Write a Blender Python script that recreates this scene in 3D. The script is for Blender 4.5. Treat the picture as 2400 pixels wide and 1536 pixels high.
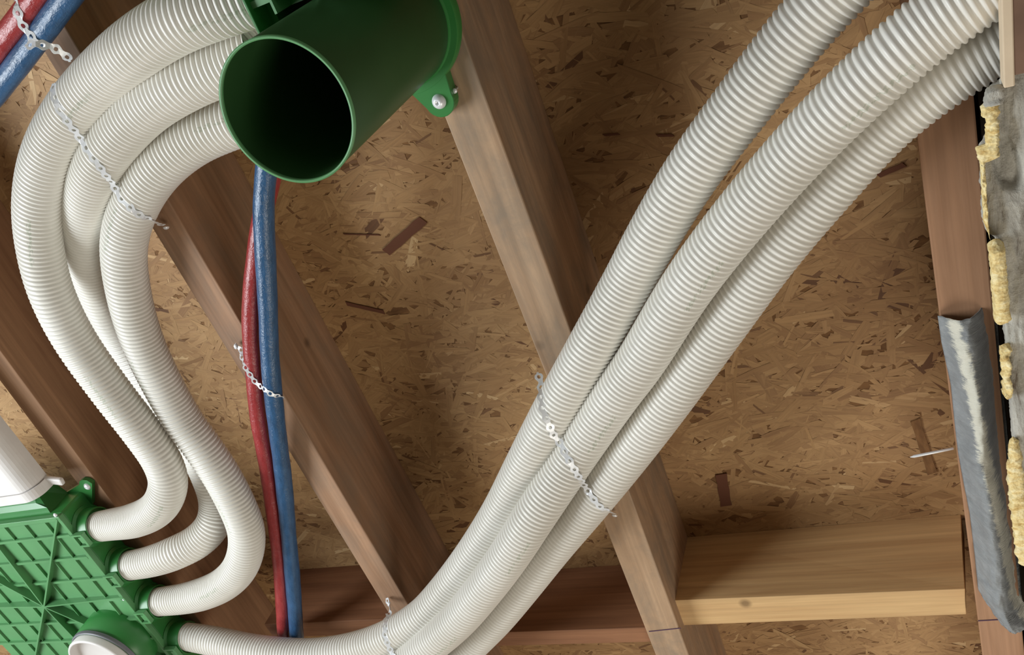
import bpy, bmesh, math, random
from mathutils import Vector, Matrix, noise
from mathutils.bvhtree import BVHTree
random.seed(7)
for o in list(bpy.data.objects): bpy.data.objects.remove(o)
SC = bpy.context.scene; COL = SC.collection

# ------------------------------------------------------------------ camera
F = 2182.58                      # focal length in pixels of the 2400 px wide frame
PX, PY = 1140.2, 1045.8          # principal point (the photograph is a crop)
CH = 1.35                        # camera height above the floor
ZU = CH + 1.2638                 # height of the joist undersides
DJ = 0.2245                      # joist depth
RX = Vector((0.8904567, 0.35735007, 0.28175839))      # camera right
RY = Vector((-0.11793129, 0.77921479, -0.61556196))   # camera down
RZ = Vector((-0.43952141, 0.51490314, 0.73599979))    # camera forward
CAM = Vector((0, 0, CH))
cd = bpy.data.cameras.new('camera'); cam = bpy.data.objects.new('camera', cd); COL.objects.link(cam)
cd.sensor_width = 36; cd.lens = 36 * F / 2400; cd.clip_start = 0.01; cd.shift_x = (1200 - PX) / 2400; cd.shift_y = (PY - 768) / 2400
cam.matrix_world = Matrix(((RX.x, -RY.x, -RZ.x, 0), (RX.y, -RY.y, -RZ.y, 0), (RX.z, -RY.z, -RZ.z, CH), (0, 0, 0, 1)))
SC.camera = cam

# ------------------------------------------------------------------ light
w = bpy.data.worlds.new('world'); SC.world = w; w.use_nodes = True
bg = w.node_tree.nodes['Background']; bg.inputs[0].default_value = (1.0, 0.93, 0.84, 1); bg.inputs[1].default_value = 0.26
def area(name, loc, target, sx, sy, power, col):
    l = bpy.data.lights.new(name, 'AREA'); l.shape = 'RECTANGLE'; l.size = sx; l.size_y = sy; l.energy = power; l.color = col
    o = bpy.data.objects.new(name, l); COL.objects.link(o); o.location = loc
    o.rotation_euler = (Vector(target) - Vector(loc)).to_track_quat('-Z', 'Y').to_euler(); return o
area('window_daylight', (-3.3, 0.1, 0.5), (-0.8, 0.8, 2.6), 2.0, 1.5, 98, (0.90, 0.96, 1.0))
area('low_right_fill', (0.5, 2.5, 0.4), (-0.1, 0.9, 2.6), 1.6, 1.4, 30, (1.0, 0.93, 0.82))  # added warm fill from low on the right, no doorway is known there
SC.view_settings.view_transform = 'Standard'; SC.view_settings.look = 'None'
SC.view_settings.gamma = 1; SC.view_settings.use_curve_mapping = False
SC.view_settings.exposure = 0.42

# ------------------------------------------------------------------ helpers
def W(px, py, zb=0.0):
    """point of the plane zb below the joist undersides that the camera sees at (px, py)"""
    d = RX * ((px - PX) / F) + RY * ((py - PY) / F) + RZ
    return CAM + d * ((ZU - zb - CH) / d.z)
def ray(px, py):
    return (RX * ((px - PX) / F) + RY * ((py - PY) / F) + RZ).normalized()
def link(name, me, mat=None, parent=None, smooth=False):
    o = bpy.data.objects.new(name, me); COL.objects.link(o)
    if mat: me.materials.append(mat)
    if smooth:
        for p in me.polygons: p.use_smooth = True
    if parent: o.parent = parent
    return o
def obj(name, bm, mat=None, parent=None, smooth=False):
    bmesh.ops.recalc_face_normals(bm, faces=bm.faces)
    me = bpy.data.meshes.new(name); bm.to_mesh(me); bm.free()
    return link(name, me, mat, parent, smooth)
def pyobj(name, v, f, mat=None, parent=None, smooth=False):
    me = bpy.data.meshes.new(name); me.from_pydata([tuple(p) for p in v], [], f); me.update()
    return link(name, me, mat, parent, smooth)
def tag(o, label, cat, group=None, kind=None):
    if label: o['label'] = label
    if cat: o['category'] = cat
    if group: o['group'] = group
    if kind: o['kind'] = kind
    return o
def empty(name, label, cat, group=None):
    o = bpy.data.objects.new(name, None); COL.objects.link(o); o.empty_display_size = 0.02
    return tag(o, label, cat, group)
def frame(x, y=None):
    """matrix from three axes / origin"""
    return x
def bm_box(bm, M, sx, sy, sz, bev=0.0):
    """box centred on M's origin"""
    r = bmesh.ops.create_cube(bm, size=1.0)
    for v in r['verts']: v.co = M @ Vector((v.co.x * sx, v.co.y * sy, v.co.z * sz))
    if bev:
        es = list({e for v in r['verts'] for e in v.link_edges})
        bmesh.ops.bevel(bm, geom=es, offset=bev, segments=2, affect='EDGES', profile=0.5)
def T(p): return Matrix.Translation(p)
def aabb(bm, lo, hi, bev=0.0):
    lo = Vector(lo); hi = Vector(hi); s = hi - lo
    bm_box(bm, T((lo + hi) / 2), s.x, s.y, s.z, bev)
def lathe(bm, M, prof, seg=48, closed=False):
    """prof: (r, z) list around M's z axis"""
    rings = []
    for r, z in prof:
        rings.append([bm.verts.new(M @ Vector((r * math.cos(2 * math.pi * k / seg), r * math.sin(2 * math.pi * k / seg), z))) for k in range(seg)])
    n = len(rings)
    for i in range(n if closed else n - 1):
        a, b = rings[i], rings[(i + 1) % n]
        for k in range(seg):
            bm.faces.new((a[k], a[(k + 1) % seg], b[(k + 1) % seg], b[k]))
    return rings
def catmull(P, step):
    P = [Vector(p) for p in P]
    P = [P[0] * 2 - P[1]] + P + [P[-1] * 2 - P[-2]]
    out = []
    for i in range(1, len(P) - 2):
        p0, p1, p2, p3 = P[i - 1:i + 3]
        # centripetal knots
        t0 = 0; t1 = t0 + max(1e-4, (p1 - p0).length ** .5); t2 = t1 + max(1e-4, (p2 - p1).length ** .5); t3 = t2 + max(1e-4, (p3 - p2).length ** .5)
        for k in range(24):
            t = t1 + (t2 - t1) * k / 24
            A1 = p0 * ((t1 - t) / (t1 - t0)) + p1 * ((t - t0) / (t1 - t0)); A2 = p1 * ((t2 - t) / (t2 - t1)) + p2 * ((t - t1) / (t2 - t1)); A3 = p2 * ((t3 - t) / (t3 - t2)) + p3 * ((t - t2) / (t3 - t2))
            B1 = A1 * ((t2 - t) / (t2 - t0)) + A2 * ((t - t0) / (t2 - t0)); B2 = A2 * ((t3 - t) / (t3 - t1)) + A3 * ((t - t1) / (t3 - t1))
            out.append(B1 * ((t2 - t) / (t2 - t1)) + B2 * ((t - t1) / (t2 - t1)))
    out.append(P[-2].copy())
    for _ in range(30):                                    # relax
        out = [out[0]] + [(out[i - 1] + out[i] * 2 + out[i + 1]) / 4 for i in range(1, len(out) - 1)] + [out[-1]]
    # arc-length resample
    L = [0]
    for a, b in zip(out, out[1:]): L.append(L[-1] + (b - a).length)
    n = int(L[-1] / step); res = []; j = 0
    for i in range(n + 1):
        s = i * step
        while j < len(L) - 2 and L[j + 1] < s: j += 1
        t = (s - L[j]) / max(1e-9, L[j + 1] - L[j]); res.append(out[j].lerp(out[j + 1], t))
    return res
def frames(C):
    """rotation-minimising frames"""
    T0 = (C[1] - C[0]).normalized(); N = T0.cross(Vector((0, 0, 1))).normalized(); fr = []
    for i in range(len(C)):
        t = (C[min(i + 1, len(C) - 1)] - C[max(i - 1, 0)]).normalized()
        N = (N - t * N.dot(t)).normalized(); fr.append((t, N, t.cross(N)))
    return fr
def tube(name, C, rad, seg, mat, parent=None, step=0.001, cap=True):
    fr = frames(C); v = []; f = []; uv = []
    for i, (c, (t, n, b)) in enumerate(zip(C, fr)):
        r = rad(i)
        for k in range(seg):
            a = 2 * math.pi * k / seg; v.append(c + (n * math.cos(a) + b * math.sin(a)) * r)
    for i in range(len(C) - 1):
        for k in range(seg):
            k2 = (k + 1) % seg
            f.append((i * seg + k, (i + 1) * seg + k, (i + 1) * seg + k2, i * seg + k2))
            uv += [(i * step, k / seg), ((i + 1) * step, k / seg), ((i + 1) * step, (k + 1) / seg), (i * step, (k + 1) / seg)]
    me = bpy.data.meshes.new(name); me.from_pydata([tuple(p) for p in v], [], f)
    ul = me.uv_layers.new(name='UVMap'); ul.data.foreach_set('uv', [x for p in uv for x in p])
    me.update(); return link(name, me, mat, parent, True)

# ------------------------------------------------------------------ materials
def srgb(r, g, b):
    c = lambda x: (x / 255 / 12.92) if x / 255 <= .04045 else ((x / 255 + .055) / 1.055) ** 2.4
    return (c(r), c(g), c(b), 1)
class NT:
    def __init__(s, name, rough=0.6, spec=0.5, metal=0.0):
        s.m = bpy.data.materials.new(name); s.m.use_nodes = True; s.t = s.m.node_tree; s.b = s.t.nodes['Principled BSDF']
        s.b.inputs['Roughness'].default_value = rough; s.b.inputs['Specular IOR Level'].default_value = spec; s.b.inputs['Metallic'].default_value = metal
    def n(s, ty, ins=None, **kw):
        nd = s.t.nodes.new(ty)
        for k, v in kw.items(): setattr(nd, k, v)
        for k, v in (ins or {}).items():
            if isinstance(v, bpy.types.NodeSocket): s.t.links.new(v, nd.inputs[k])
            else: nd.inputs[k].default_value = v
        return nd
    def co(s, scale=(1, 1, 1), rot=(0, 0, 0), loc=(0, 0, 0), src=None):
        if src is None: src = s.n('ShaderNodeTexCoord').outputs['Object']
        m = s.n('ShaderNodeMapping', {'Vector': src}); m.inputs['Scale'].default_value = scale; m.inputs['Rotation'].default_value = rot; m.inputs['Location'].default_value = loc
        return m.outputs[0]
    def noise(s, vec, scale, detail=3, rough=0.55, dist=0.0):
        return s.n('ShaderNodeTexNoise', {'Vector': vec, 'Scale': scale, 'Detail': detail, 'Roughness': rough, 'Distortion': dist})
    def ramp(s, fac, stops, interp='LINEAR'):
        r = s.n('ShaderNodeValToRGB', {'Fac': fac}); r.color_ramp.interpolation = interp; e = r.color_ramp.elements
        while len(e) < len(stops): e.new(0.5)
        for el, (p, c) in zip(e, stops): el.position = p; el.color = c if len(c) == 4 else (*c, 1)
        return r.outputs[0]
    def mix(s, fac, a, b, mode='MIX'):
        r = s.n('ShaderNodeMix', data_type='RGBA', blend_type=mode)
        for k, v in ((0, fac), (6, a), (7, b)):
            if isinstance(v, bpy.types.NodeSocket): s.t.links.new(v, r.inputs[k])
            else: r.inputs[k].default_value = v
        return r.outputs[2]
    def math(s, op, a, b=None, c=None):
        r = s.n('ShaderNodeMath', operation=op)
        for k, v in enumerate((a, b, c)):
            if v is None: continue
            if isinstance(v, bpy.types.NodeSocket): s.t.links.new(v, r.inputs[k])
            else: r.inputs[k].default_value = v
        return r.outputs[0]
    def col(s, c):
        if isinstance(c, bpy.types.NodeSocket): s.t.links.new(c, s.b.inputs['Base Color'])
        else: s.b.inputs['Base Color'].default_value = c
        return s
    def bump(s, h, strength=0.3, dist=0.002):
        b = s.n('ShaderNodeBump', {'Height': h, 'Strength': strength, 'Distance': dist}); s.t.links.new(b.outputs[0], s.b.inputs['Normal']); return s
G = lambda x: (x, x, x, 1)

def mat_strands():
    s = NT('osb_strands', 0.62, 0.3)
    tone = s.n('ShaderNodeAttribute', attribute_name='tone').outputs['Fac']; uv = s.n('ShaderNodeUVMap').outputs[0]
    g = s.noise(s.co((14, 260, 1), src=uv), 1.0, 4, 0.6, 0.5).outputs[0]
    c = s.ramp(tone, [(0.0, srgb(112, 78, 50)), (0.06, srgb(154, 118, 80)), (0.5, srgb(174, 138, 94)), (0.9, srgb(188, 152, 106)), (1.0, srgb(208, 176, 130))])
    c = s.mix(0.5, c, s.ramp(g, [(0.3, G(0.62)), (0.62, G(1.0))]), 'MULTIPLY')
    big = s.noise(s.co(), 5.0, 4, 0.6).outputs[0]
    c = s.mix(0.4, c, s.ramp(big, [(0.35, srgb(196, 172, 150)), (0.65, (1, 1, 1, 1))]), 'MULTIPLY')
    s.col(c).bump(g, 0.3, 0.0008); return s.m
def mat_osb():
    s = NT('osb', 0.8, 0.2); n = s.noise(s.co((30, 90, 30)), 1.0, 4).outputs[0]
    s.col(s.ramp(n, [(0.3, srgb(104, 74, 48)), (0.7, srgb(138, 102, 66))])).bump(n, 0.5, 0.002); return s.m
def mat_wood(name, c1, c2, knots=True, grime=0.0, along='Y', rough=0.65, seed=0):
    s = NT(name, rough, 0.3)
    sc = {'Y': (26, 1.6, 26), 'X': (1.6, 26, 26)}[along]
    v = s.co(sc, (0.02, 0.0, 0.03), (seed, seed * 2, 0))
    n1 = s.noise(v, 1.0, 5, 0.6, 0.6).outputs[0]
    n2 = s.noise(s.co(tuple(x * 5 if x > 5 else x for x in sc), loc=(seed, 0, 0)), 1.0, 2).outputs[0]
    c = s.ramp(n1, [(0.28, c2), (0.72, c1)])
    c = s.mix(0.35, c, s.ramp(n2, [(0.35, G(0.6)), (0.65, G(1))]), 'MULTIPLY')
    if knots:
        vo = s.n('ShaderNodeTexVoronoi', {'Vector': s.co((5, 5, 5), loc=(seed * 3, 1, 2)), 'Scale': 1.0})
        c = s.mix(s.ramp(vo.outputs['Distance'], [(0.03, G(0.75)), (0.075, G(0))]), c, tuple(x * 0.35 for x in c2[:3]) + (1,))
    if grime:
        g = s.noise(s.co((7, 3.5, 7), loc=(seed, 5, 1)), 1.6, 6, 0.7, 0.4).outputs[0]
        c = s.mix(s.ramp(g, [(0.42, G(0)), (0.66, G(grime))]), c, srgb(120, 112, 100))
    s.col(c).bump(n2, 0.25, 0.001); return s.m
M_OSB = mat_osb()
M_J = [mat_wood('joist_wood_tan', srgb(172, 134, 102), srgb(132, 98, 74), seed=1),
       mat_wood('joist_wood_pink', srgb(184, 146, 116), srgb(140, 106, 80), grime=0.4, seed=2),
       mat_wood('joist_wood_weathered', srgb(196, 164, 132), srgb(152, 122, 94), grime=0.6, seed=3),
       mat_wood('joist_wood_rosy', srgb(186, 144, 112), srgb(158, 118, 88), seed=4)]
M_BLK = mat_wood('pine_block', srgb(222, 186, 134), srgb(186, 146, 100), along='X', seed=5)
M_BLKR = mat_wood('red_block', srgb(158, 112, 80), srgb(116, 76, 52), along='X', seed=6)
def mat_hose():
    s = NT('white_hose_plastic', 0.36, 0.5)
    uv = s.n('ShaderNodeUVMap').outputs[0]; sep = s.n('ShaderNodeSeparateXYZ', {0: uv}); u, v = sep.outputs[0], sep.outputs[1]
    line = s.math('LESS_THAN', s.math('ABSOLUTE', s.math('SUBTRACT', v, s.n('ShaderNodeAttribute', attribute_type='OBJECT', attribute_name='print_angle').outputs['Fac'])), 0.016)
    seg = s.math('LESS_THAN', s.math('FRACT', s.math('MULTIPLY', u, 3.1)), 0.3)
    ch = s.math('GREATER_THAN', s.noise(s.co((210, 60, 1), src=uv), 1.0, 1).outputs[0], 0.5)
    m = s.math('MULTIPLY', s.math('MULTIPLY', line, seg), s.math('MULTIPLY', ch, 0.28))
    d = s.noise(s.co((1, 1, 1)), 7, 4).outputs[0]
    c = s.ramp(d, [(0.3, srgb(222, 219, 210)), (0.7, srgb(234, 232, 225))])
    s.col(s.mix(m, c, srgb(120, 150, 110))); return s.m
M_HOSE = mat_hose()
def mat_pipe(name, c1, c2):
    s = NT(name, 0.28, 0.55); uv = s.n('ShaderNodeUVMap').outputs[0]
    n = s.noise(s.co((170, 22, 1), src=uv), 1.0, 3, 0.65, 0.8).outputs[0]; n2 = s.noise(s.co((30, 10, 1), src=uv), 1.0, 3).outputs[0]
    s.col(s.ramp(n2, [(0.3, c1), (0.7, c2)])).bump(s.math('ADD', s.math('MULTIPLY', n, 0.6), n2), 0.6, 0.0022); return s.m
M_BLUE = mat_pipe('blue_foil', srgb(40, 74, 108), srgb(54, 94, 134)); M_RED = mat_pipe('red_foil', srgb(142, 44, 46), srgb(164, 62, 62))
def mat_plain(name, c, rough=0.5, spec=0.5, metal=0.0, var=0.12, sc=12, bump=0.0):
    s = NT(name, rough, spec, metal); n = s.noise(s.co(), sc, 4).outputs[0]
    s.col(s.ramp(n, [(0.3, tuple(x * (1 - var) for x in c[:3]) + (1,)), (0.7, c)]))
    if bump: s.bump(n, bump, 0.002)
    return s.m
M_GRN = mat_plain('green_plastic', srgb(54, 126, 62), 0.3, 0.5)
M_GRN2 = mat_plain('green_duct_plastic', srgb(46, 82, 44), 0.42, 0.4)
M_LAT = mat_plain('lit_green_plastic', srgb(92, 148, 96), 0.38, 0.45)  # the green plastic lightened, painting in light on lattice, ribs, clips and rim
M_WHT = mat_plain('white_plastic', srgb(228, 224, 220), 0.4)
M_GRY = mat_plain('grey_rubber', srgb(120, 120, 126), 0.4)
M_ZINC = mat_plain('zinc_steel', (0.84, 0.86, 0.88, 1), 0.32, 0.6, 0.2, 0.1, 60)
M_CHALK = mat_plain('chalk_blue', srgb(84, 62, 84), 0.9, 0.1)
M_DARK = mat_plain('dark_bark', srgb(108, 70, 52), 0.8, 0.2)
def mat_plaster():
    s = NT('grey_plaster', 0.85, 0.2)
    a = s.noise(s.co((30, 6, 30)), 1.0, 7, 0.7, 1.0).outputs[0]; b = s.noise(s.co(), 26, 5, 0.7).outputs[0]
    c = s.ramp(a, [(0.3, srgb(92, 76, 60)), (0.42, srgb(176, 173, 164)), (0.6, srgb(200, 198, 188)), (0.75, srgb(228, 218, 196))])
    c = s.mix(0.5, c, s.ramp(b, [(0.35, G(0.55)), (0.6, G(1))]), 'MULTIPLY')
    s.col(c).bump(s.math('ADD', a, b), 0.9, 0.006); return s.m
M_PLA = mat_plaster()
def mat_foam():
    s = NT('yellow_foam', 0.8, 0.2); b = s.noise(s.co((60, 120, 60)), 1.0, 5, 0.7).outputs[0]; vo = s.n('ShaderNodeTexVoronoi', {'Vector': s.co(), 'Scale': 260.0})
    c = s.ramp(b, [(0.3, srgb(196, 160, 94)), (0.5, srgb(236, 214, 154)), (0.7, srgb(250, 240, 200))])
    s.col(c).bump(s.math('ADD', b, vo.outputs['Distance']), 0.5, 0.002); return s.m
M_FOAM = mat_foam()
def mat_membrane():
    s = NT('grey_membrane', 0.45, 0.4)
    uv = s.n('ShaderNodeUVMap').outputs[0]
    sep = s.n('ShaderNodeSeparateXYZ', {0: uv})
    n = s.noise(s.co((3.2, 7, 1), src=uv), 1.0, 7, 0.72, 0.3).outputs[0]
    fine = s.noise(s.co((5, 60, 1), src=uv), 1.0, 4).outputs[0]
    pos = s.math('ABSOLUTE', s.math('SUBTRACT', sep.outputs[0], s.math('ADD', 0.24, s.math('MULTIPLY', sep.outputs[1], 0.14))))
    m = s.math('ADD', s.math('SUBTRACT', 0.17, pos), s.math('MULTIPLY', s.math('SUBTRACT', s.math('ADD', s.math('MULTIPLY', n, 0.7), s.math('MULTIPLY', fine, 0.3)), 0.5), 0.55))
    mk = s.ramp(m, [(0.03, G(0)), (0.1, G(0.9))])
    base = s.ramp(n, [(0.3, srgb(128, 132, 134)), (0.7, srgb(160, 164, 166))])
    s.col(s.mix(mk, base, srgb(226, 224, 208))).bump(s.math('ADD', fine, n), 0.6, 0.004); return s.m
M_MEM = mat_membrane()
M_CONC = mat_plain('concrete', srgb(150, 144, 134), 0.8, 0.2, 0, 0.25, 3)

# ------------------------------------------------------------------ setting: floor, OSB deck, joists, noggings
bm = bmesh.new(); aabb(bm, (-4, -4, -0.1), (4, 5, 0)); obj('floor', bm, M_CONC)['kind'] = 'structure'
bm = bmesh.new(); aabb(bm, (-4, -2.6, ZU + DJ), (1.6, 4.2, ZU + DJ + 0.022)); CEIL = obj('ceiling', bm, M_OSB); CEIL['kind'] = 'structure'
def strands(n):
    rnd = random.Random(11); v = []; f = []; tone = []; uv = []
    z0 = ZU + DJ - 0.0002
    for i in range(n):
        x = rnd.uniform(-3.2, 0.75); y = rnd.uniform(-0.5, 2.1)
        L = rnd.choice((rnd.uniform(0.012, 0.04), rnd.uniform(0.03, 0.075), rnd.uniform(0.06, 0.12))); wd = min(L * 0.6, rnd.uniform(0.003, 0.02))
        a = rnd.gauss(0, 0.55) if rnd.random() < 0.8 else rnd.uniform(-1.57, 1.57); ca, sa = math.cos(a), math.sin(a)
        t = max(0, min(1, rnd.gauss(0.5, 0.2))); dk = rnd.random() < 0.02
        if dk: t = 0.02; L = min(L, 0.035); wd = min(wd, 0.006)
        zz = z0 - rnd.random() * 0.0007; b = len(v); tx, ty = rnd.gauss(0, 0.003), rnd.gauss(0, 0.03)
        e1, e2 = rnd.uniform(-.5, .5) * wd, rnd.uniform(-.5, .5) * wd
        pts = [(-L / 2 + e1, -wd / 2), (-L / 6, -wd / 2 * rnd.uniform(.85, 1.15)), (L / 6, -wd / 2 * rnd.uniform(.85, 1.15)), (L / 2 + e2, -wd / 2 * rnd.uniform(.5, 1)), (L / 2 - e2, wd / 2), (L / 6, wd / 2 * rnd.uniform(.85, 1.15)), (-L / 6, wd / 2 * rnd.uniform(.85, 1.15)), (-L / 2 - e1, wd / 2 * rnd.uniform(.5, 1))]
        for px, py in pts:
            v.append((x + px * ca - py * sa, y + px * sa + py * ca, min(z0, zz + tx * px + ty * py)))
            uv += [px + i * 0.37, py + i * 0.11]; tone.append(t)
        f.append((b + 7, b + 6, b + 5, b + 4, b + 3, b + 2, b + 1, b))
    me = bpy.data.meshes.new('strand_surface'); me.from_pydata(v, [], f)
    at = me.attributes.new('tone', 'FLOAT', 'POINT'); at.data.foreach_set('value', tone)
    ul = me.uv_layers.new(name='UVMap'); li = [0] * len(me.loops); me.loops.foreach_get('vertex_index', li)
    flat = []
    for k in li: flat += uv[2 * k:2 * k + 2]
    ul.data.foreach_set('uv', flat); me.update()
    o = link('strand_surface', me, mat_strands(), CEIL); o['kind'] = 'stuff'; o['label'] = 'pressed wood strands of the board'
strands(56000)

def joist(pa, pb, th, mat, label, y0=-1.6, y1=3.2, zoff=0.0, lean=0.0):
    a, b = W(*pa), W(*pb); d = (b - a).normalized()
    A = a + d * ((y0 - a.y) / d.y); B = a + d * ((y1 - a.y) / d.y)
    bm = bmesh.new(); L = (B - A).length; ang = math.atan2(-d.x, d.y)
    bm_box(bm, T((th / 2, L / 2, DJ / 2)), th, L, DJ - 0.0006)
    es = [e for e in bm.edges if abs(e.verts[0].co.x - e.verts[1].co.x) < 1e-5 and abs(e.verts[0].co.z - e.verts[1].co.z) < 1e-5]
    bmesh.ops.bevel(bm, geom=es, offset=0.0022, segments=2, affect='EDGES', profile=0.5)
    for q in bm.verts: q.co.x += lean * q.co.z / DJ
    o = obj('joist', bm, mat); o.location = (A.x, A.y, ZU + zoff); o.rotation_euler = (0, 0, ang)
    return tag(o, label, 'joist')
JA = joist((0, 894), (172, 1122), 0.062, M_J[0], 'leftmost tan timber joist, passing above the green manifold and white duct')
JB = joist((400, 606), (897, 1416), 0.064, M_J[1], 'pinkish timber joist crossed by the red and blue pipes, second joist from the left')
JC = joist((1091, 400), (1530, 1520), 0.070, M_J[2], 'weathered grey-brown joist from the large green duct to the strapped long hoses')
JD = joist((2150, 330), (2290, 1440), 0.067, M_J[3], 'rosy timber joist at far right with the grey membrane over it', lean=0.004)
a_, b_ = W(2150, 330), W(2290, 1440); d_ = (b_ - a_).normalized(); A_ = a_ + d_ * ((-1.6 - a_.y) / d_.y)
bm = bmesh.new(); bm_box(bm, T((0.072 + 0.2, 2.4, (DJ - 0.001 + 0.004) / 2)), 0.4, 4.8, DJ - 0.006)  # dark block added to fill the gap right of the joist with painted shade
VOID = obj('dark_void_block', bm, mat_plain('painted_void_dark', srgb(40, 33, 24), 0.9, 0.1)); VOID.location = (A_.x, A_.y, ZU); VOID.rotation_euler = (0, 0, math.atan2(-d_.x, d_.y)); VOID['kind'] = 'structure'
def solve_z(px, py, Y):
    d = ray(px, py); return (CAM + d * (Y / d.y)).z
def board(x0, x1, Y, zlo, th, mat, label, tilt=0.0, gap=0.0):
    bm = bmesh.new(); L = x1 - x0; H = ZU + DJ - zlo - 0.0006
    bm_box(bm, T((0, th / 2, H / 2)), L, th, H, 0.0015)
    o = obj('blocking_board', bm, mat); o.location = ((x0 + x1) / 2, Y, zlo); o.rotation_euler = (0, 0, tilt)
    return tag(o, label, 'board')
YR = W(1925, 1231, -DJ).y; zr = solve_z(1920, 1394, YR)
xr0 = W(1577, 1408, ZU - zr).x; xr1 = W(2262, 1380, ZU - zr).x
zq = ZU - zr
q = [W(1602, 1260, -DJ + .0005), W(2252, 1206, -DJ + .0005), W(2262, 1381, zq), W(1577, 1408, zq)]
q += [q[0] + Vector((0.004, 0.062, 0)), q[1] + Vector((0.001, 0.062, 0)), W(2265, 1441, zq), W(1592, 1467, zq)]
oc = sum(q, Vector()) / 8; bm = bmesh.new(); vs = [bm.verts.new(p - oc) for p in q]
for k in ((0, 1, 2, 3), (4, 5, 6, 7), (0, 1, 5, 4), (3, 2, 6, 7), (0, 3, 7, 4), (1, 2, 6, 5)): bm.faces.new([vs[m] for m in k])
bmesh.ops.bevel(bm, geom=list(bm.edges), offset=0.0012, segments=2, affect='EDGES', profile=0.5)
B1 = obj('blocking_board', bm, M_BLK); B1.location = oc; tag(B1, 'bright new pine blocking board between the two right-hand joists', 'board')
YM = W(1390, 1328, -DJ).y; zm = solve_z(1356, 1477, YM)
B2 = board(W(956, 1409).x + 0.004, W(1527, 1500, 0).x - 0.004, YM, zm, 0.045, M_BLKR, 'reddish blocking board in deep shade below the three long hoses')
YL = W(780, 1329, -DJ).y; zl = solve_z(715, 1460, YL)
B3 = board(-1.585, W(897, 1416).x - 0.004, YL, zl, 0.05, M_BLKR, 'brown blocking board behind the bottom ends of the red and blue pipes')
# layout line snapped across the undersides
def chalk(parent, p0, p1):
    a, b = W(*p0, 0.0004), W(*p1, 0.0004); c = (a + b) / 2; d = b - a
    bm = bmesh.new(); bm_box(bm, T(c) @ Matrix.Rotation(math.atan2(d.y, d.x), 4, 'Z'), d.length, 0.0022, 0.0004)
    o = obj('layout_line', bm, M_CHALK); o['label'] = 'dark snapped layout line'
    bpy.context.view_layer.update(); o.parent = parent; o.matrix_parent_inverse = parent.matrix_world.inverted()
chalk(JC, (1521, 1481), (1596, 1473)); chalk(JD, (2292, 1456), (2398, 1450))
# single strands that stand proud of the deck
def strand(p0, p1, wd, mat, label=None):
    a, b = W(*p0, -DJ + 0.0024), W(*p1, -DJ + 0.0024); d = b - a; c = (a + b) / 2
    bm = bmesh.new(); N = 7; vs = []
    for i in range(N):
        t = i / (N - 1) - 0.5; ww = wd * (0.5 + 0.04 * math.sin(i * 2.1 + wd * 900))
        vs.append([bm.verts.new((t * d.length + s * 0.002, s * ww, z)) for s in (-1, 1) for z in (-0.0009, 0.0009)])
    for p, q in zip(vs, vs[1:]):
        for k, l in ((0, 1), (1, 3), (3, 2), (2, 0)): bm.faces.new((p[k], p[l], q[l], q[k]))
    bm.faces.new((vs[0][0], vs[0][1], vs[0][3], vs[0][2])); bm.faces.new((vs[-1][0], vs[-1][1], vs[-1][3], vs[-1][2]))
    o = obj('wood_strand', bm, mat, CEIL); o.location = c; o.rotation_euler = (0, 0, math.atan2(d.y, d.x))
    if label: o['label'] = label
strand((905, 592), (992, 515), 0.018, M_DARK, 'dark reddish wood strand')
strand((812, 712), (900, 732), 0.008, M_DARK, 'dark curled bark strand')
strand((806, 549), (890, 551), 0.0022, M_DARK, 'thin dark strand')
strand((1690, 1112), (1702, 1186), 0.022, M_DARK, 'dark brown strand')
strand((2058, 412), (2120, 386), 0.008, M_DARK, 'thin dark strand')
strand((2145, 985), (2185, 1110), 0.016, M_OSB, 'tan strand')
strand((1415, 317), (1450, 314), 0.003, M_DARK, 'thin dark strand')
strand((1540, 318), (1578, 317), 0.004, M_DARK, 'thin dark strand')

# ------------------------------------------------------------------ corrugated hoses
D = 0.078; PITCH = 0.0088; SUB = 8
def hose(pts, label, ends=(0, 0), ang=0.0, group=None):
    C = catmull([W(*p) for p in pts], PITCH / SUB); n = len(C)
    def rad(i):
        s = i * PITCH / SUB; ph = (0.5 - 0.5 * math.cos(2 * math.pi * i / SUB)) ** 1.6
        r = D / 2 - 0.0034 * ph
        for e, dist in ((ends[0], s), (ends[1], (n - 1) * PITCH / SUB - s)):
            if e and dist < 0.16: r *= 1 - (1 - e) * (1 - dist / 0.16)
        return r
    o = tube('corrugated_hose', C, rad, 40, M_HOSE, step=PITCH / SUB); o['print_angle'] = ang
    return tag(o, label, 'hose', group)
H = []
H.append(hose([(610, -18, .138), (540, 4, .145), (430, 45, .15), (335, 100, .14), (245, 175, .115), (165, 265, .1), (110, 365, .095), (88, 470, .094), (92, 570, .095), (118, 680, .1), (172, 792, .1), (258, 915, .1),
     (335, 1015, .1), (378, 1078, .1), (394, 1125, .1), (386, 1168, .1), (360, 1200, .09), (310, 1222, .07), (262, 1230, .055), (225, 1236, .05)],
     'outermost white corrugated hose of the bent left bundle, in the topmost manifold port', (0, .9), 0.2))
H.append(hose([(612, 113, .108), (550, 142, .11), (438, 190, .112), (329, 262, .1), (235, 378, .085), (203, 470, .06), (200, 560, .025), (222, 660, -.01), (272, 768, -.028), (335, 862, -.03), (400, 950, -.03),
     (452, 1040, -.022), (490, 1115, -.015), (508, 1180, -.01), (500, 1228, 0.01), (465, 1268, .03), (410, 1297, .05), (352, 1317, .052), (300, 1327, .05)],
     'middle white corrugated hose of the left bundle, slipping behind its neighbours', (0, .9), 0.75))
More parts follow.
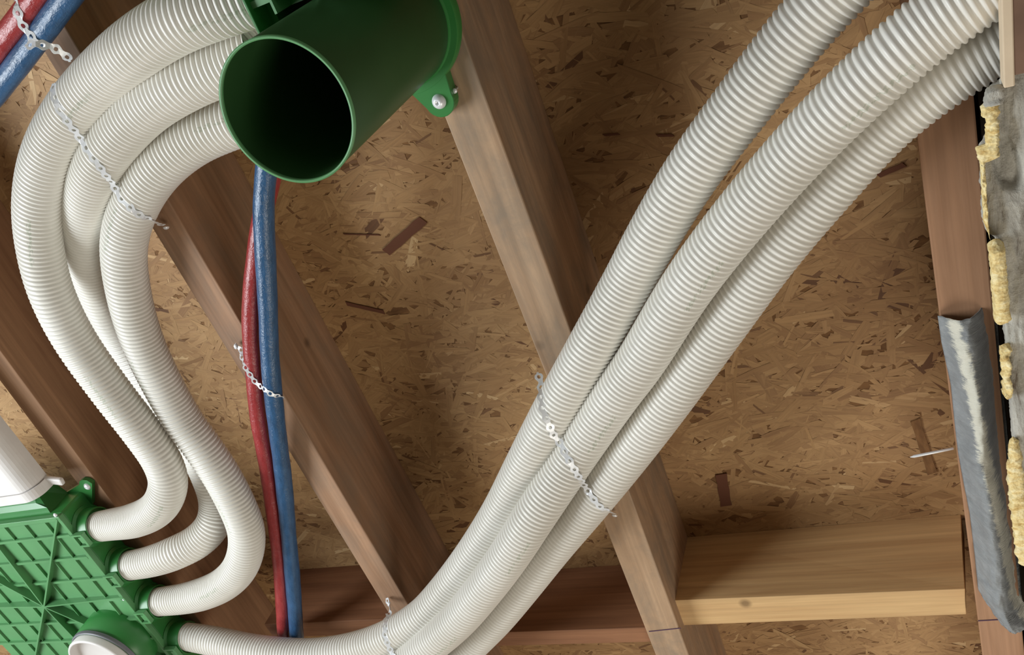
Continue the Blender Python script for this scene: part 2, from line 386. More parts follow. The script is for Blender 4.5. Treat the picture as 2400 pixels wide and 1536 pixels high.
H.append(hose([(612, 262, .065), (540, 287, .065), (447, 330, .065), (367, 398, .065), (312, 488, .06), (290, 580, .058), (302, 690, .055), (330, 790, .052), (369, 878, .052), (425, 980, .055), (472, 1045, .06), (518, 1113, .065),
     (556, 1186, .07), (576, 1240, .07), (577, 1288, .07), (560, 1335, .068), (525, 1370, .062), (478, 1392, .055), (430, 1404, .05), (365, 1412, .05)],
     'innermost white corrugated hose of the left bundle, nearest the red pipe', (0, .9), 0.3))
H.append(hose([(432, 1492, .05), (493, 1502, .055), (589, 1524, .07), (719, 1536, .08), (820, 1524, .082), (905, 1497, .08), (987, 1448, .07), (1033, 1402, .06), (1104, 1312, .05), (1175, 1203, .045), (1235, 1088, .045), (1306, 954, .045),
     (1380, 824, .042), (1469, 667, .035), (1538, 541, .04), (1624, 401, .045), (1724, 266, .045), (1802, 164, .045), (1898, 45, .045), (1990, -55, .045), (2060, -125, .045)],
     'upper left white corrugated hose of the long diagonal trio, running from the lowest manifold port', (.9, 0), 0.78))
H.append(hose([(820, 1615, .115), (880, 1592, .115), (960, 1547, .112), (1064, 1464, .108), (1126, 1393, .105), (1191, 1306, .1), (1256, 1205, .09), (1352, 1060, .06), (1445, 924, .058), (1503, 845, .06), (1608, 676, .068), (1710, 540, .075),
     (1808, 424, .08), (1903, 320, .085), (1994, 228, .09), (2095, 134, .092), (2180, 62, .09), (2260, 2, .09), (2350, -60, .09)],
     'middle white corrugated hose of the long diagonal trio', (0, 0), 0.3))
H.append(hose([(930, 1645, .06), (1000, 1605, .06), (1060, 1555, .055), (1110, 1504, .052), (1163, 1449, .05), (1224, 1374, .048), (1298, 1279, .045), (1381, 1179, .043), (1470, 1067, .042), (1561, 945, .042), (1690, 762, .042), (1811, 592, .042),
     (1942, 433, .042), (2058, 303, .042), (2144, 227, .044), (2241, 157, .045), (2310, 114, .045), (2400, 62, .045), (2470, 25, .045)],
     'lower right white corrugated hose of the long diagonal trio, crossing the rightmost joist', (0, 0), 0.8))

# ------------------------------------------------------------------ red and blue pipes
def pipe(name, pts, r, mat, label):
    C = catmull([W(*p) for p in pts], 0.004); rnd = random.Random(len(label))
    ph = rnd.random() * 9
    o = tube(name, C, lambda i: r * (1 + 0.02 * math.sin(i * 0.09 + ph) + 0.012 * math.sin(i * 0.31)), 28, mat, step=0.004)
    return tag(o, label, 'pipe')
P = []
P.append(pipe('insulated_pipe', [(640, 250, .04), (626, 380, .04), (618, 480, .04), (622, 600, .04), (628, 720, .04), (632, 830, .04), (641, 930, .04), (652, 1025, .035), (663, 1110, .03), (676, 1250, .025), (687, 1370, .02), (695, 1490, .018), (700, 1570, .015)], .0172, M_BLUE,
     'blue foil-wrapped pipe running straight down from the large green duct'))
P.append(pipe('insulated_pipe', [(655, 330, .008), (632, 430, .012), (612, 520, .018), (596, 640, .022), (589, 723, .024), (589, 800, .026), (598, 900, .026), (606, 980, .025), (624, 1084, .022), (646, 1236, .018), (660, 1370, .014), (665, 1490, .012), (668, 1570, .01)], .0165, M_RED,
     'red foil-wrapped pipe lying just left of the blue one below the green duct'))
P.append(pipe('insulated_pipe', [(260, -140, .11), (195, -55, .11), (152, 3, .11), (112, 58, .11), (66, 120, .11), (0, 204, .11), (-70, 285, .11)], .0172, M_BLUE,
     'blue pipe crossing the top left corner of the ceiling'))
P.append(pipe('insulated_pipe', [(210, -180, .11), (143, -90, .11), (102, -32, .11), (66, 20, .11), (20, 80, .11), (-46, 166, .11), (-110, 240, .11)], .0172, M_RED,
     'red pipe beside the blue one in the top left corner'))

# ------------------------------------------------------------------ perforated straps
bpy.context.view_layer.update()
def bvh_of(objs):
    v = []; f = []
    for o in objs:
        b = len(v); mw = o.matrix_world
        v += [mw @ p.co for p in o.data.vertices]; f += [[b + i for i in p.vertices] for p in o.data.polygons]
    return BVHTree.FromPolygons(v, f)
def strap(pts, on, label, wid=0.0145, pitch=0.0185, screws=(), twist=None, off=0.0042, lift=None):
    """pts: picture points laid on the things in «on», or (px, py, zb) where the band hangs free"""
    tree = bvh_of(on) if on else None
    P3 = []
    dense = []
    for a, b in zip(pts, pts[1:]):
        for k in range(6): dense.append([a[i] + (b[i] - a[i]) * k / 6 if (i < 2 or (len(a) > 2 and len(b) > 2)) else None for i in range(3)])
    dense.append([pts[-1][0], pts[-1][1], pts[-1][2] if len(pts[-1]) > 2 else None])
    dep = []
    for p in dense:
        r = ray(p[0], p[1])
        if p[2] is None:
            h = tree.ray_cast(CAM, r)
            dep.append((h[0] - CAM).length if h[0] else None)
        else: dep.append((W(*p) - CAM).length)
    good = [d for d in dep if d]; n = len(dep)
    for i in range(n):
        if dep[i] is None: dep[i] = min((abs(i - j), dep[j]) for j in range(n) if dep[j])[1]
    for _ in range(60):                                     # pulled taut: never behind the surface, bridges the hollows
        dep = [dep[0]] + [min(dep[i], (dep[i - 1] + dep[i + 1]) / 2 + 0.0006) for i in range(1, n - 1)] + [dep[-1]]
    C = [CAM + ray(p[0], p[1]) * (d - off) for p, d in zip(dense, dep)]
    C = catmull(C[::3] + ([C[-1]] if (n - 1) % 3 else []), 0.001)
    L = len(C); v = []; f = []
    tg = [(C[min(i + 3, L - 1)] - C[max(i - 3, 0)]).normalized() for i in range(L)]
    def fr(i):
        i = min(max(i, 0), L - 1); t = tg[i]; c = C[i]
        nn = (CAM - c).normalized(); nn = (nn * 0.45 + Vector((0, 0, -1)) * 0.55)
        nn = (nn - t * nn.dot(t)).normalized()
        if twist: nn = Matrix.Rotation(math.radians(twist(i / L)), 3, t) @ nn
        return c, t, nn, t.cross(nn)
    def put(s, y, z):
        c, t, nn, bb = fr(int(round(s * 1000))); e = s - min(max(int(round(s * 1000)), 0), L - 1) / 1000
        return c + t * e + bb * y + nn * z
    nl = max(1, int((L - 1) * 0.001 / pitch)); TH = 0.0006; H2 = 9; K = 2 * H2
    for l in range(nl):
        s0 = (l + 0.5) * pitch; out = []; inn = []
        for side in (1, -1):
            for k in range(H2):
                x = (-1 + 2 * k / (H2 - 1)) * side * pitch / 2
                hw = wid / 2 * (0.76 + 0.24 * math.cos(2 * math.pi * x / pitch)); y = hw * side
                if (l == 0 and x < -pitch * .3) or (l == nl - 1 and x > pitch * .3): y *= 0.45; x *= 0.9
                a = math.atan2(y * pitch, x * wid)
                out.append((s0 + x, y)); inn.append((s0 + 0.0036 * math.cos(a), 0.0029 * math.sin(a)))
        for z in (0, -TH):
            b = len(v); v += [put(s, y, z) for s, y in out] + [put(s, y, z) for s, y in inn]
            for k in range(K):
                k2 = (k + 1) % K; q = (b + k, b + k2, b + K + k2, b + K + k); f.append(q if z == 0 else q[::-1])
        b = len(v) - 4 * K
        for k in range(K):
            k2 = (k + 1) % K
            f.append((b + k, b + 2 * K + k, b + 2 * K + k2, b + k2)); f.append((b + K + k, b + K + k2, b + 3 * K + k2, b + 3 * K + k))
    o = pyobj('perforated_strap', v, f, M_ZINC); tag(o, label, 'strap', )
    for end in screws:
        i = int(L * end); i = min(max(i, 4), L - 5); c, t, nn, bb = fr(i)
        bm = bmesh.new(); M = T(c + nn * 0.001) @ nn.to_track_quat('Z', 'Y').to_matrix().to_4x4()
        rings = lathe(bm, M, [(0.0055, 0), (0.0053, 0.001), (0.004, 0.0026), (0.0018, 0.0034), (0.0014, 0.0022), (0.0002, 0.0021)], 16)
        obj('screw', bm, M_ZINC, o, True)
    return o
JO = [JA, JB, JC, JD]
strap([(122, 196), (127, 222), (132, 243), (145, 267), (163, 294), (181, 315), (196, 339), (213, 363), (229, 386), (245, 408), (263, 431), (281, 462), (297, 478), (311, 494), (333, 508), (358, 519, .012), (392, 533, .003)], H + JO,
      'perforated steel strap holding the three bent hoses at left against the joist', screws=(0.985,))
strap([(1259, 872, .03), (1268, 898, .045), (1268, 927), (1273, 963), (1286, 994), (1298, 1021), (1316, 1044), (1327, 1070), (1342, 1093), (1356, 1119), (1371, 1142), (1384, 1160), (1397, 1179), (1412, 1194), (1425, 1199, .05), (1442, 1207, .004)], H + JO,
      'perforated steel strap across the middle of the long diagonal hose trio', screws=(0.99,), twist=lambda t: -25 + 50 * t)
strap([(904, 1403, .002), (914, 1419, .02), (911, 1439, .06), (904, 1460), (902, 1487), (908, 1509), (918, 1532), (928, 1552)], H + JO,
      'short perforated strap around the hose near the bottom edge', screws=(0.12,))
strap([(550, 809, .003), (564, 820, .02), (568, 841), (578, 868), (599, 897), (619, 913), (636, 925), (660, 932, .025), (664, 935, .004)], P + JO,
      'thin perforated strap around the vertical red and blue pipes', wid=0.0115, pitch=0.0155, screws=(0.04,))
strap([(33, -20, .13), (35, 0), (39, 22), (46, 47), (62, 73), (80, 95), (95, 104), (98, 106, .09)], P + JO,
      'perforated strap over the red pipe in the top left corner')
strap([(57, 107, .148), (85, 103, .146), (117, 108, .135), (140, 120, .124), (156, 133, .118), (167, 150, .112)], P + JO,
      'loose strap end sticking out under the blue pipe at top left', twist=lambda t: -45 * (1 - t))

# ------------------------------------------------------------------ large green duct with its plenum box (top centre)
duct = empty('duct_plenum', 'large open green round duct with ribbed green box at top centre', 'duct')
HD = 0.35; c0 = W(671, 264, HD); r0 = 0.0797; Zt = ZU
duct.location = (c0.x, c0.y, ZU)
def local(p): return Vector(p) - duct.location
M0 = T((0, 0, 0))
bm = bmesh.new(); zb_ = -HD
prof = [(r0, -0.02), (r0, zb_ + 0.003), (r0 - 0.0007, zb_ + 0.0008), (r0 - 0.0012, zb_), (r0 - 0.002, zb_ + 0.0008), (r0 - 0.0023, zb_ + 0.003), (r0 - 0.0023, -0.02)]
lathe(bm, M0, prof, 128); 
DUMMY = 0
rr = bmesh.ops.create_circle(bm, cap_ends=True, segments=64, radius=r0 - 0.002)
for v in rr['verts']: v.co.z = -0.03
obj('duct_tube', bm, M_GRN2, duct, True)
bm = bmesh.new(); lathe(bm, M0, [(r0 - 0.004, -0.004), (r0 + 0.013, -0.004), (r0 + 0.013, -0.02), (r0 + 0.0115, -0.0225), (r0 + 0.003, -0.0225), (r0 + 0.001, -0.026), (r0 - 0.002, -0.026)], 96)
fl = obj('flange', bm, M_GRN, duct, True)
fl.modifiers.new('es', 'EDGE_SPLIT').split_angle = math.radians(35)
bm = bmesh.new(); lathe(bm, M0, [(r0 + 0.0006, zb_ + 0.004), (r0 + 0.0008, zb_ - 0.0006), (r0 - 0.0026, zb_ - 0.0006), (r0 - 0.0024, zb_ + 0.004)], 128); obj('mouth_rim', bm, M_LAT, duct, True)['label'] = 'green mouth rim with a painted highlight'  # lighter ring paints the highlight along the tube's edge
# ear with screw
pe = local(W(1030, 237, 0.02)); ang = math.atan2(pe.y, pe.x); Lr = (pe.x ** 2 + pe.y ** 2) ** .5
bm = bmesh.new(); pts = []
hw = 0.0225
for k in range(13):
    a = -math.pi / 2 + math.pi * k / 12; pts.append((Lr + hw * math.cos(a), hw * math.sin(a)))
pts += [(r0 + 0.004, 0.031), (r0 - 0.005, 0.034), (r0 - 0.005, -0.034), (r0 + 0.004, -0.031)]
Me = Matrix.Rotation(ang, 4, 'Z')
lo = [bm.verts.new(Me @ Vector((x, y, -0.022))) for x, y in pts]; hi = [bm.verts.new(Me @ Vector((x, y, -0.0005))) for x, y in pts]
bm.faces.new(lo); bm.faces.new(hi[::-1])
for k in range(len(pts)):
    k2 = (k + 1) % len(pts); bm.faces.new((lo[k], lo[k2], hi[k2], hi[k]))
ear = obj('fixing_ear', bm, M_GRN, duct)
ear.modifiers.new('bv', 'BEVEL').width = 0.001
bm = bmesh.new(); lathe(bm, T((pe.x, pe.y, -0.022)) @ Matrix.Rotation(math.pi, 4, 'X'), [(0.0105, 0), (0.0102, 0.0012), (0.0085, 0.0048), (0.005, 0.0072), (0.0028, 0.0078), (0.002, 0.005), (0.0002, 0.005)], 28)
obj('screw', bm, M_ZINC, ear, True)
# plenum box into which the three bent hoses run
pc = W(566, 0, 0.19); px0 = pc.x + 0.0
bx0, bx1, by0, by1, by2, bz0, bz1 = px0, px0 + 0.27, -0.42, c0.y - r0 - 0.001, 0.2, -0.19, -0.001
bxm = c0.x - r0 - 0.001; X = duct.location.x; Y = duct.location.y
bm = bmesh.new(); aabb(bm, (bx0 + 0.004 - X, by0 - Y, bz0 + 0.04), (bx1 - X, by1 - Y, bz1)); aabb(bm, (bx0 + 0.004 - X, by1 - Y, bz0 + 0.04), (bxm - X, by2 - Y, bz1)); obj('box_body', bm, M_GRN, duct)
bm = bmesh.new(); aabb(bm, (bx0 - X, by0 - Y, bz0), (bx0 + 0.004 - X, by2 - Y, bz0 + 0.06), 0.001); obj('box_rim', bm, M_GRN, duct)
yr = W(602, 14, 0.19).y; xr = W(642, 30, 0.19).x
for y in (yr, yr - 0.06, yr - 0.12, yr - 0.18):
    bm = bmesh.new(); aabb(bm, (bx0 + 0.004 - X, y - 0.006 - Y, bz0 + 0.008), (bx1 - X, y + 0.002 - Y, bz0 + 0.042)); obj('rib', bm, M_LAT, duct)
for x in (xr, xr + 0.06, xr + 0.12):
    bm = bmesh.new(); aabb(bm, (x - X, by0 - Y, bz0 + 0.001), (x + 0.0035 - X, by1 - Y, bz0 + 0.042)); obj('rib', bm, M_LAT, duct)

# ------------------------------------------------------------------ left green manifold
man = empty('hose_manifold', 'green plastic manifold with ribbed lattice face and four hose ports, bottom left', 'manifold')
pc = W(142, 1212, 0.1); mx1 = (pc.x + W(290, 1410, 0.1).x) / 2; my0 = pc.y; mz = -0.1
man.location = (mx1, my0, ZU); mx0 = -0.60; my1 = 0.60
bm = bmesh.new(); aabb(bm, (mx0, 0.0, mz + 0.012), (-0.002, my1, -0.004), 0.006); obj('housing', bm, M_GRN, man)
bm = bmesh.new(); aabb(bm, (mx0 + 0.01, 0.008, mz + 0.008), (-0.009, my1 - 0.01, mz + 0.0125)); obj('lattice_panel', bm, M_LAT, man)['label'] = 'green lattice panel in a painted lit tone'  # window light on the face is put into this lighter green
bm = bmesh.new(); aabb(bm, (mx0, 0.0, mz), (0, 0.012, mz + 0.014), 0.001); aabb(bm, (-0.011, 0.0003, mz + 0.0004), (0.0003, my1, mz + 0.0145), 0.001); obj('lattice_frame', bm, M_LAT, man)
ys = [W(*p, 0.1).y - my0 for p in ((162, 1257), (201, 1307), (245, 1356), (282, 1406))]
dy = (ys[3] - ys[0]) / 3
k = 0
while ys[0] + k * dy < my1:
    y = ys[0] + k * dy; bm = bmesh.new(); aabb(bm, (mx0, y - 0.0035, mz), (-0.011, y + 0.0035, mz + 0.013)); obj('rib', bm, M_LAT, man); k += 1
dx = abs(W(101, 1226, 0.1).x - W(53, 1232, 0.1).x); xo = W(101, 1226, 0.1).x - mx1
k = 0
while xo - k * dx > mx0:
    x = xo - k * dx; bm = bmesh.new(); aabb(bm, (x - 0.0015, 0.012, mz + 0.002), (x + 0.0015, my1, mz + 0.013)); obj('rib', bm, M_LAT, man); k += 1
# tall star ribs meeting at a hub
hub = W(103, 1423, 0.115); hx, hy = hub.x - mx1, hub.y - my0
def star(x, y):
    d = Vector((x - hx, y - hy, 0)); L = d.length
    v = []; n = Vector((-d.y, d.x, 0)).normalized() * 0.002
    b = Vector((hx, hy, 0))
    for p, z in ((b, mz - 0.016), (b + d, mz - 0.001), (b + d, mz + 0.012), (b, mz + 0.012)):
        for s in (-1, 1): v.append(p + n * s + Vector((0, 0, z)))
    f = [(0, 1, 3, 2), (2, 3, 5, 4), (4, 5, 7, 6), (6, 7, 1, 0), (0, 2, 4, 6), (1, 7, 5, 3)]
    pyobj('star_rib', v, f, M_LAT, man)
for x, y in ((0, hy), (-0.01, 0.006), (hx, 0.006), (mx0, hy), (hx * 2, 0.01), (hx, my1 - 0.01), (-0.01, hy * 1.9), (hx * 2, hy * 1.9)): star(x, y)
# ports
for (p, q, lab) in (((233, 1230), 0, None), ((305, 1325), 1, None), ((374, 1411), 2, None), ((442, 1495), 3, None)):
    e = W(*p, 0.05); ly = e.y - my0; lz = -0.05; lx = e.x - mx1
    bm = bmesh.new(); Mx = T((-0.004, ly, lz)) @ Matrix.Rotation(math.pi / 2, 4, 'Y')
    lathe(bm, Mx, [(0.050, 0), (0.050, 0.004), (0.043, 0.008), (0.0415, max(lx, 0.02) + 0.006), (0.0385, max(lx, 0.02) + 0.006), (0.0375, max(lx, 0.02) - 0.001), (0.030, max(lx, 0.02) - 0.002)], 48)
    prt = obj('port', bm, M_GRN, man, True); prt.modifiers.new('es', 'EDGE_SPLIT').split_angle = math.radians(40)
    xe = max(lx, 0.02)
    bm = bmesh.new(); zc = lz - 0.043
    zc = lz - 0.0505
    for q_, (a, b) in enumerate((((xe - 0.034, ly - 0.018), (xe, ly - 0.0135)), ((xe - 0.034, ly + 0.0135), (xe, ly + 0.018)), ((xe - 0.034, ly - 0.018), (xe - 0.028, ly + 0.018)), ((xe - 0.006, ly - 0.018), (xe, ly + 0.018)))):
        o_ = 0.0005 if q_ > 1 else 0.0
        aabb(bm, (a[0] - o_, a[1] + o_, zc - 0.004 + o_), (b[0] + o_, b[1] - o_, zc + 0.008 - o_))
    aabb(bm, (xe - 0.018, ly - 0.009, zc - 0.002), (xe - 0.004, ly + 0.009, zc + 0.006))
    obj('clip', bm, M_LAT, prt)
# corner ear with screw on the joist, lattice screws
e = W(203, 1143, 0.015); ex, ey = e.x - mx1, e.y - my0
bm = bmesh.new()
pts = [(ex - 0.02, ey - 0.008), (ex - 0.012, ey - 0.017), (ex, ey - 0.02), (ex + 0.012, ey - 0.017), (ex + 0.02, ey - 0.006), (0.0, 0.04), (-0.08, 0.02), (-0.06, 0.0)]
lo = [bm.verts.new((x, y, -0.012)) for x, y in pts]; hi = [bm.verts.new((x, y, -0.001)) for x, y in pts]
bm.faces.new(lo); bm.faces.new(hi[::-1])
for k in range(len(pts)): k2 = (k + 1) % len(pts); bm.faces.new((lo[k], lo[k2], hi[k2], hi[k]))
ear2 = obj('fixing_ear', bm, M_GRN, man)
SCR = [(0.009, 0), (0.0088, 0.001), (0.006, 0.004), (0.003, 0.005), (0.0002, 0.004)]
bm = bmesh.new(); lathe(bm, T((ex, ey, -0.012)) @ Matrix.Rotation(math.pi, 4, 'X'), SCR, 20); obj('screw', bm, M_ZINC, ear2, True)
for p in ((131, 1207), (291, 1404)):
    e = W(*p, 0.095); bm = bmesh.new(); lathe(bm, T((e.x - mx1, e.y - my0, mz + 0.004)) @ Matrix.Rotation(math.pi, 4, 'X'), [(r * .6, z * .8) for r, z in SCR], 16); obj('screw', bm, M_ZINC, man, True)
# rounded shoulder towards the white duct
bm = bmesh.new(); 
prof = []
for k in range(7):
    a = math.pi / 2 * k / 6; prof.append((-0.055 * math.sin(a) , mz + 0.02 + 0.05 * (1 - math.cos(a))))
v = []; f = []
for (yy, zz) in [(0.004, mz + 0.014)] + prof + [(-0.055, -0.01), (0.004, -0.01)]:
    v += [(mx0, yy, zz), (-0.075 + (0.03 if yy > -0.02 else 0.0), yy, zz)]
n = len(v) // 2
for k in range(n): k2 = (k + 1) % n; f.append((2 * k, 2 * k + 1, 2 * k2 + 1, 2 * k2))
f.append(tuple(range(0, 2 * n, 2))); f.append(tuple(range(1, 2 * n, 2))[::-1])
sh = pyobj('shoulder', v, f, M_GRN, man, False)
# vertical spigot with its white cap
cs = W(236, 1562, 0.19); r1 = 0.088
bm = bmesh.new(); lathe(bm, T((cs.x - mx1, cs.y - my0, 0)), [(r1 + 0.006, mz + 0.014), (r1 + 0.006, -0.15), (r1 + 0.002, -0.152), (r1 + 0.002, -0.17)], 72); obj('spigot', bm, M_GRN, man, True)
bm = bmesh.new(); lathe(bm, T((cs.x - mx1, cs.y - my0, 0)), [(r1 + 0.0035, -0.157), (r1 + 0.006, -0.160), (r1 + 0.0035, -0.163), (r1 + 0.006, -0.166), (r1 + 0.0035, -0.169), (r1 + 0.001, -0.169)], 72); obj('seal_ring', bm, M_GRY, man, True)
cap = empty('round_cap', 'white round cap closing the green spigot at the bottom left edge', 'cap'); cap.location = (cs.x, cs.y, ZU)
bm = bmesh.new(); lathe(bm, T((0, 0, 0)), [(r1, -0.165), (r1 + 0.001, -0.186), (r1 - 0.001, -0.19), (r1 - 0.005, -0.19), (r1 - 0.007, -0.187), (r1 - 0.008, -0.172), (r1 - 0.012, -0.168), (0.0005, -0.167)], 72)
obj('cap_body', bm, M_WHT, cap, True)

# ------------------------------------------------------------------ white box duct left of the manifold
wd = empty('white_duct', 'white rounded rectangular duct entering the green manifold at the left edge', 'duct')
e1 = W(68, 1172, 0.105); X1 = e1.x + 0.02; Yw = my0 - 0.055
wd.location = (X1, Yw, ZU)
bm = bmesh.new(); sec = []
R_ = 0.04; Hh = 0.105
for k in range(9):
    a = math.pi / 2 * k / 8; sec.append((-R_ + R_ * math.cos(a), -Hh + R_ - R_ * math.sin(a)))
sec = [(0, -0.045)] + sec + [(-0.3, -Hh), (-0.3, -0.045)]
def prism_y(bm, sec, y0, y1):
    a = [bm.verts.new((x, y0, z)) for x, z in sec]; b = [bm.verts.new((x, y1, z)) for x, z in sec]
    for k in range(len(sec)): k2 = (k + 1) % len(sec); bm.faces.new((a[k], a[k2], b[k2], b[k]))
    bm.faces.new(a[::-1]); bm.faces.new(b)
prism_y(bm, sec, -0.62, -0.025); obj('duct_body', bm, M_WHT, wd)
bm = bmesh.new(); prism_y(bm, [(x + (0.004 if x > -0.2 else 0), z - (0.003 if z < -0.02 else 0)) for x, z in sec], -0.024, 0.0); obj('collar', bm, M_WHT, wd)
bm = bmesh.new(); bm_box(bm, T((0.018, -0.012, -0.052)) @ Matrix.Rotation(0.25, 4, 'Z'), 0.05, 0.018, 0.012, 0.004); obj('tab', bm, M_WHT, wd)

# ------------------------------------------------------------------ broken plaster ceiling at the right
left = [(-200, 2366), (0, 2352), (100, 2350), (180, 2349), (212, 2345), (226, 2322), (236, 2312), (290, 2316), (340, 2313), (362, 2292), (380, 2297), (410, 2299), (430, 2296), (455, 2304), (480, 2300), (520, 2303), (545, 2311), (562, 2331), (580, 2338), (700, 2344), (765, 2352), (800, 2356), (860, 2364), (930, 2366), (1030, 2373), (1100, 2380), (1200, 2392), (1320, 2402), (1450, 2420), (1600, 2440)]
def lx(y):
    for (a, p), (b, q) in zip(left, left[1:]):
        if a <= y <= b: return p + (q - p) * (y - a) / (b - a)
    return left[-1][1]
ZP = 0.135
NY, NX = 420, 44; v = []; f = []
for i in range(NY + 1):
    y = -200 + 1800 * i / NY; x0 = lx(y) + 3.0 * noise.noise(Vector((y * 0.11, 3, 0))) + 1.6 * noise.noise(Vector((y * 0.4, 7, 0)))
    for j in range(NX + 1):
        t = j / NX; x = x0 + (2580 - x0) * (t ** 1.25)
        p = W(x, y, ZP)
        n = noise.fractal(Vector((p.x * 55, p.y * 14, 2)), 0.8, 2.1, 5)
        n2 = noise.noise(Vector((p.x * 30, p.y * 9, 9)))
        dz = 0.0045 * n + 0.004 * max(0, n2) - 0.011 * (1 if n2 < -0.32 and j > 2 and y > 200 else 0) * min(1, (-n2 - 0.32) * 8)
        if y < 190: dz *= 0.25 if j > 3 else 0.1
        e = min(1, j / 3.0); dz += 0.010 * (1 - e) ** 2 * -1
        v.append(p + Vector((0, 0, -dz)))
nb = len(v)
for i in range(NY + 1):
    for j in range(NX + 1): pass
for i in range(NY):
    for j in range(NX):
        a = i * (NX + 1) + j; f.append((a, a + NX + 1, a + NX + 2, a + 1))
# raggedly broken edge, rising to the back face
K = 5
for i in range(NY + 1):
    b = v[i * (NX + 1)]
    for k in range(1, K + 1):
        v.append(b + Vector((0.0035 * noise.noise(Vector((i * .35, k * 1.3, 0))) + 0.0012 * k, 0, 0.028 * k / K)))
for i in range(NY):
    for k in range(K):
        a0 = i * (NX + 1) if k == 0 else nb + i * K + k - 1; a1 = (i + 1) * (NX + 1) if k == 0 else nb + (i + 1) * K + k - 1
        f.append((a0, nb + i * K + k, nb + (i + 1) * K + k, a1))
# back face
for i in range(NY):
    v_ = len(v)
b0 = len(v)
for i in range(NY + 1): v.append(v[i * (NX + 1) + NX] + Vector((0, 0, 0.028)))
for i in range(NY):
    f.append((nb + i * K + K - 1, b0 + i, b0 + i + 1, nb + (i + 1) * K + K - 1))
PL = pyobj('plaster_ceiling', v, f, M_PLA, None, True); tag(PL, 'rough grey plaster ceiling remnant with a broken edge along the right side', 'plaster')
# wooden lath batten on its upper part
def quadprism(pa, pb, wpx, zb, th, name, mat, parent=None):
    a, b = W(*pa, zb), W(*pb, zb); d = (b - a); L = d.length; bm = bmesh.new()
    bm_box(bm, T((a + b) / 2 + Vector((0, 0, th / 2))) @ Matrix.Rotation(math.atan2(-d.x, d.y), 4, 'Z'), wpx, L, th, 0.0015)
    return obj(name, bm, mat, parent)
M_CRM = mat_plain('cream_plaster', srgb(222, 202, 174), 0.8, 0.2, 0, 0.1, 30, 0.4)
M_BRN = mat_plain('brown_board', srgb(128, 100, 82), 0.7, 0.2, 0, 0.25, 20, 0.3)
quadprism((2356, -180), (2366, 205), 0.0105, 0.153, 0.03, 'plaster_edge', M_CRM, PL)['label'] = 'smooth cream edge strip'
quadprism((2425, -180), (2432, 165), 0.052, 0.152, 0.012, 'cover_board', M_BRN, PL)['label'] = 'brown board piece'
def lump(name, ys, x0f, x1f, zb, mat, label, amp=0.003, depth=0.02, seed=0):
    y0, y1 = ys; N = max(14, int((y1 - y0) / 3)); Kk = 14; v = []; f = []
    for i in range(N + 1):
        y = y0 + (y1 - y0) * i / N; t = i / N; e = max(0.05, min(1, math.sin(math.pi * t) * 4)) ** .5
        xa, xb = x0f(y), x1f(y); A, B = W(xa, y, zb), W(xb, y, zb); c = (A + B) / 2; hw = (B - A).length / 2 * e
        for k in range(Kk):
            a = 2 * math.pi * k / Kk; q = Vector((math.copysign(abs(math.cos(a)) ** .6, math.cos(a)) * hw, 0, math.copysign(abs(math.sin(a)) ** .6, math.sin(a)) * depth * e))
            nn = noise.fractal(Vector((i * 0.2 + seed * 7, math.cos(a) * 1.2, math.sin(a) * 1.2 + seed)), 0.6, 2, 4)
            v.append(c + q * (1 + nn * amp * 0.75 / max(hw, 0.005)))
    for i in range(N):
        for k in range(Kk): k2 = (k + 1) % Kk; f.append((i * Kk + k, i * Kk + k2, (i + 1) * Kk + k2, (i + 1) * Kk + k))
    f.append(tuple(range(Kk))[::-1]); f.append(tuple(range(N * Kk, N * Kk + Kk)))
    o = pyobj(name, v, f, mat, PL, True); o['label'] = label; return o
lump('foam_lump', (236, 378), lambda y: 2299 if y < 268 else (2311 if y < 340 else 2291), lambda y: 2340, 0.142, M_FOAM, 'pale yellow crumbly foam lump at top of the broken edge', 0.004, 0.008, 1)
lump('foam_lump', (360, 560), lambda y: 2296 + (y - 360) * .06 if y < 520 else 2306 + (y - 520) * .4, lambda y: 2306 + (y - 360) * .06, 0.140, M_FOAM, 'thin yellow foam seam', 0.003, 0.01, 2)
lump('foam_lump', (563, 757), lambda y: 2316 + (y - 563) * .075, lambda y: 2351 + (y - 563) * .1, 0.150, M_FOAM, 'rounded golden foam roll', 0.0022, 0.014, 3)
lump('foam_lump', (808, 934), lambda y: 2342 + (y - 808) * .1, lambda y: 2366 + (y - 808) * .04, 0.142, M_FOAM, 'ragged yellow foam strip', 0.0045, 0.008, 4)
lump('foam_lump', (1026, 1326), lambda y: 2353 + (y - 1026) * .1 + (8 if y < 1080 else 0), lambda y: 2388 + (y - 1026) * .12, 0.142, M_FOAM, 'long yellow foam strip', 0.0045, 0.008, 5)
lump('plaster_lump', (203, 245), lambda y: 2308, lambda y: 2352, 0.142, M_PLA, 'grey plaster clump', 0.003, 0.009, 6)

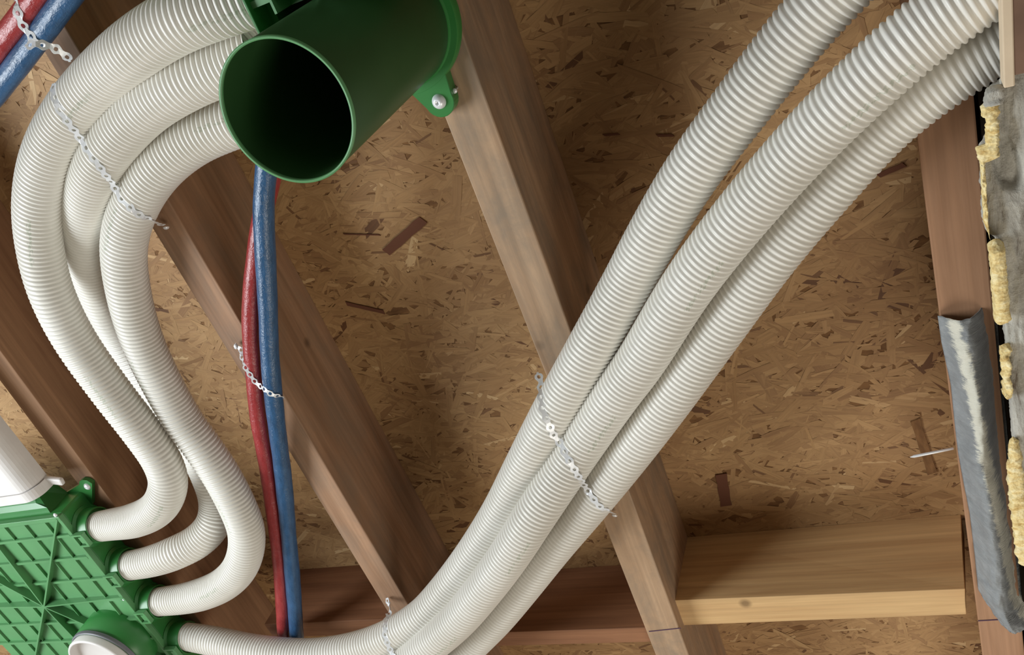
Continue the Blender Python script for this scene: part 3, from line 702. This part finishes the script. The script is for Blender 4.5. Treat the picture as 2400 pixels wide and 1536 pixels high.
# ------------------------------------------------------------------ grey membrane hanging along the right joist
Lf = [(738, 2197), (800, 2206), (900, 2228), (1000, 2238), (1060, 2245), (1150, 2262), (1200, 2272), (1300, 2284), (1380, 2292), (1440, 2330)]
Rt = [(716, 2335), (800, 2350), (900, 2362), (1000, 2368), (1100, 2376), (1200, 2388), (1300, 2400), (1400, 2412), (1450, 2440)]
def ip(tb, t):
    s = t * (len(tb) - 1); i = min(int(s), len(tb) - 2); u = s - i
    return tb[i][0] + (tb[i + 1][0] - tb[i][0]) * u, tb[i][1] + (tb[i + 1][1] - tb[i][1]) * u
NY, NX = 110, 40; v = []; f = []; uvs = []
for i in range(NY + 1):
    t = i / NY; ya, xa = ip(Lf, t); yb, xb = ip(Rt, t)
    for j in range(NX + 1):
        s = j / NX; p = W(xa + (xb - xa) * s, ya + (yb - ya) * s, 0.0)
        bulge = 0.004 + 0.040 * math.sin(math.pi * min(1, s * 1.35) ** 1.2) * (0.55 + 0.45 * min(1, t * 6))
        if s > 0.72: bulge -= 0.03 * (s - 0.72) / 0.28
        wr = 0.004 * noise.fractal(Vector((s * 3, t * 16, 1)), 0.7, 2, 4) * (1 + 2.0 * max(0, t - 0.7) * 3)
        if s > 0.72: bulge = max(bulge, -0.02)
        v.append(p + Vector((0, 0, -(bulge + wr))))
for i in range(NY):
    for j in range(NX):
        a = i * (NX + 1) + j; f.append((a, a + 1, a + NX + 2, a + NX + 1))
        for (ii, jj) in ((i, j), (i, j + 1), (i + 1, j + 1), (i + 1, j)): uvs += [jj / NX, ii / NY * 4]
me = bpy.data.meshes.new('hanging_membrane'); me.from_pydata([tuple(p) for p in v], [], f); ul = me.uv_layers.new(name='UVMap'); ul.data.foreach_set('uv', uvs); me.update()
mem = link('hanging_membrane', me, M_MEM, None, True); sol = mem.modifiers.new('s', 'SOLIDIFY'); sol.thickness = 0.0012; sol.offset = 1
tag(mem, 'creased grey membrane strip with white mortar smears over the rightmost joist', 'membrane')
# long nail sticking out of the right joist
a, b = W(2236, 1051, -0.03), W(2133, 1072, -0.03)
nail = empty('nail', 'long bare nail sticking sideways out of the rightmost joist', 'nail'); nail.location = a
d = b - a; bm = bmesh.new(); lathe(bm, d.to_track_quat('Z', 'Y').to_matrix().to_4x4(), [(0.0005, 0), (0.0023, 0.001), (0.0023, d.length - 0.006), (0.0004, d.length)], 12); obj('shank', bm, M_ZINC, nail, True)
# small nail on the weathered joist beside the ear
a = W(1072, 206, 0.0); nail2 = empty('nail', 'tiny nail head in the weathered joist next to the green fixing ear', 'nail'); nail2.location = a
bm = bmesh.new(); lathe(bm, T((0, 0, 0)) @ Matrix.Rotation(math.pi, 4, 'X'), [(0.0012, 0), (0.0012, 0.012), (0.0038, 0.012), (0.0036, 0.0136), (0.0003, 0.0139)], 14); obj('nail_head', bm, M_ZINC, nail2, True)

for o in bpy.data.objects:
    c = o.get('category')
    if c == 'hose': o['group'] = 'long diagonal hoses' if 'trio' in o['label'] else 'bent hoses at left'
    elif c in ('joist', 'strap', 'pipe', 'nail'): o['group'] = {'joist': 'timber joists', 'strap': 'perforated steel straps', 'pipe': 'red and blue insulated pipes', 'nail': 'nails in the joists'}[c]
    elif c == 'board': o['group'] = 'blocking boards between the joists'
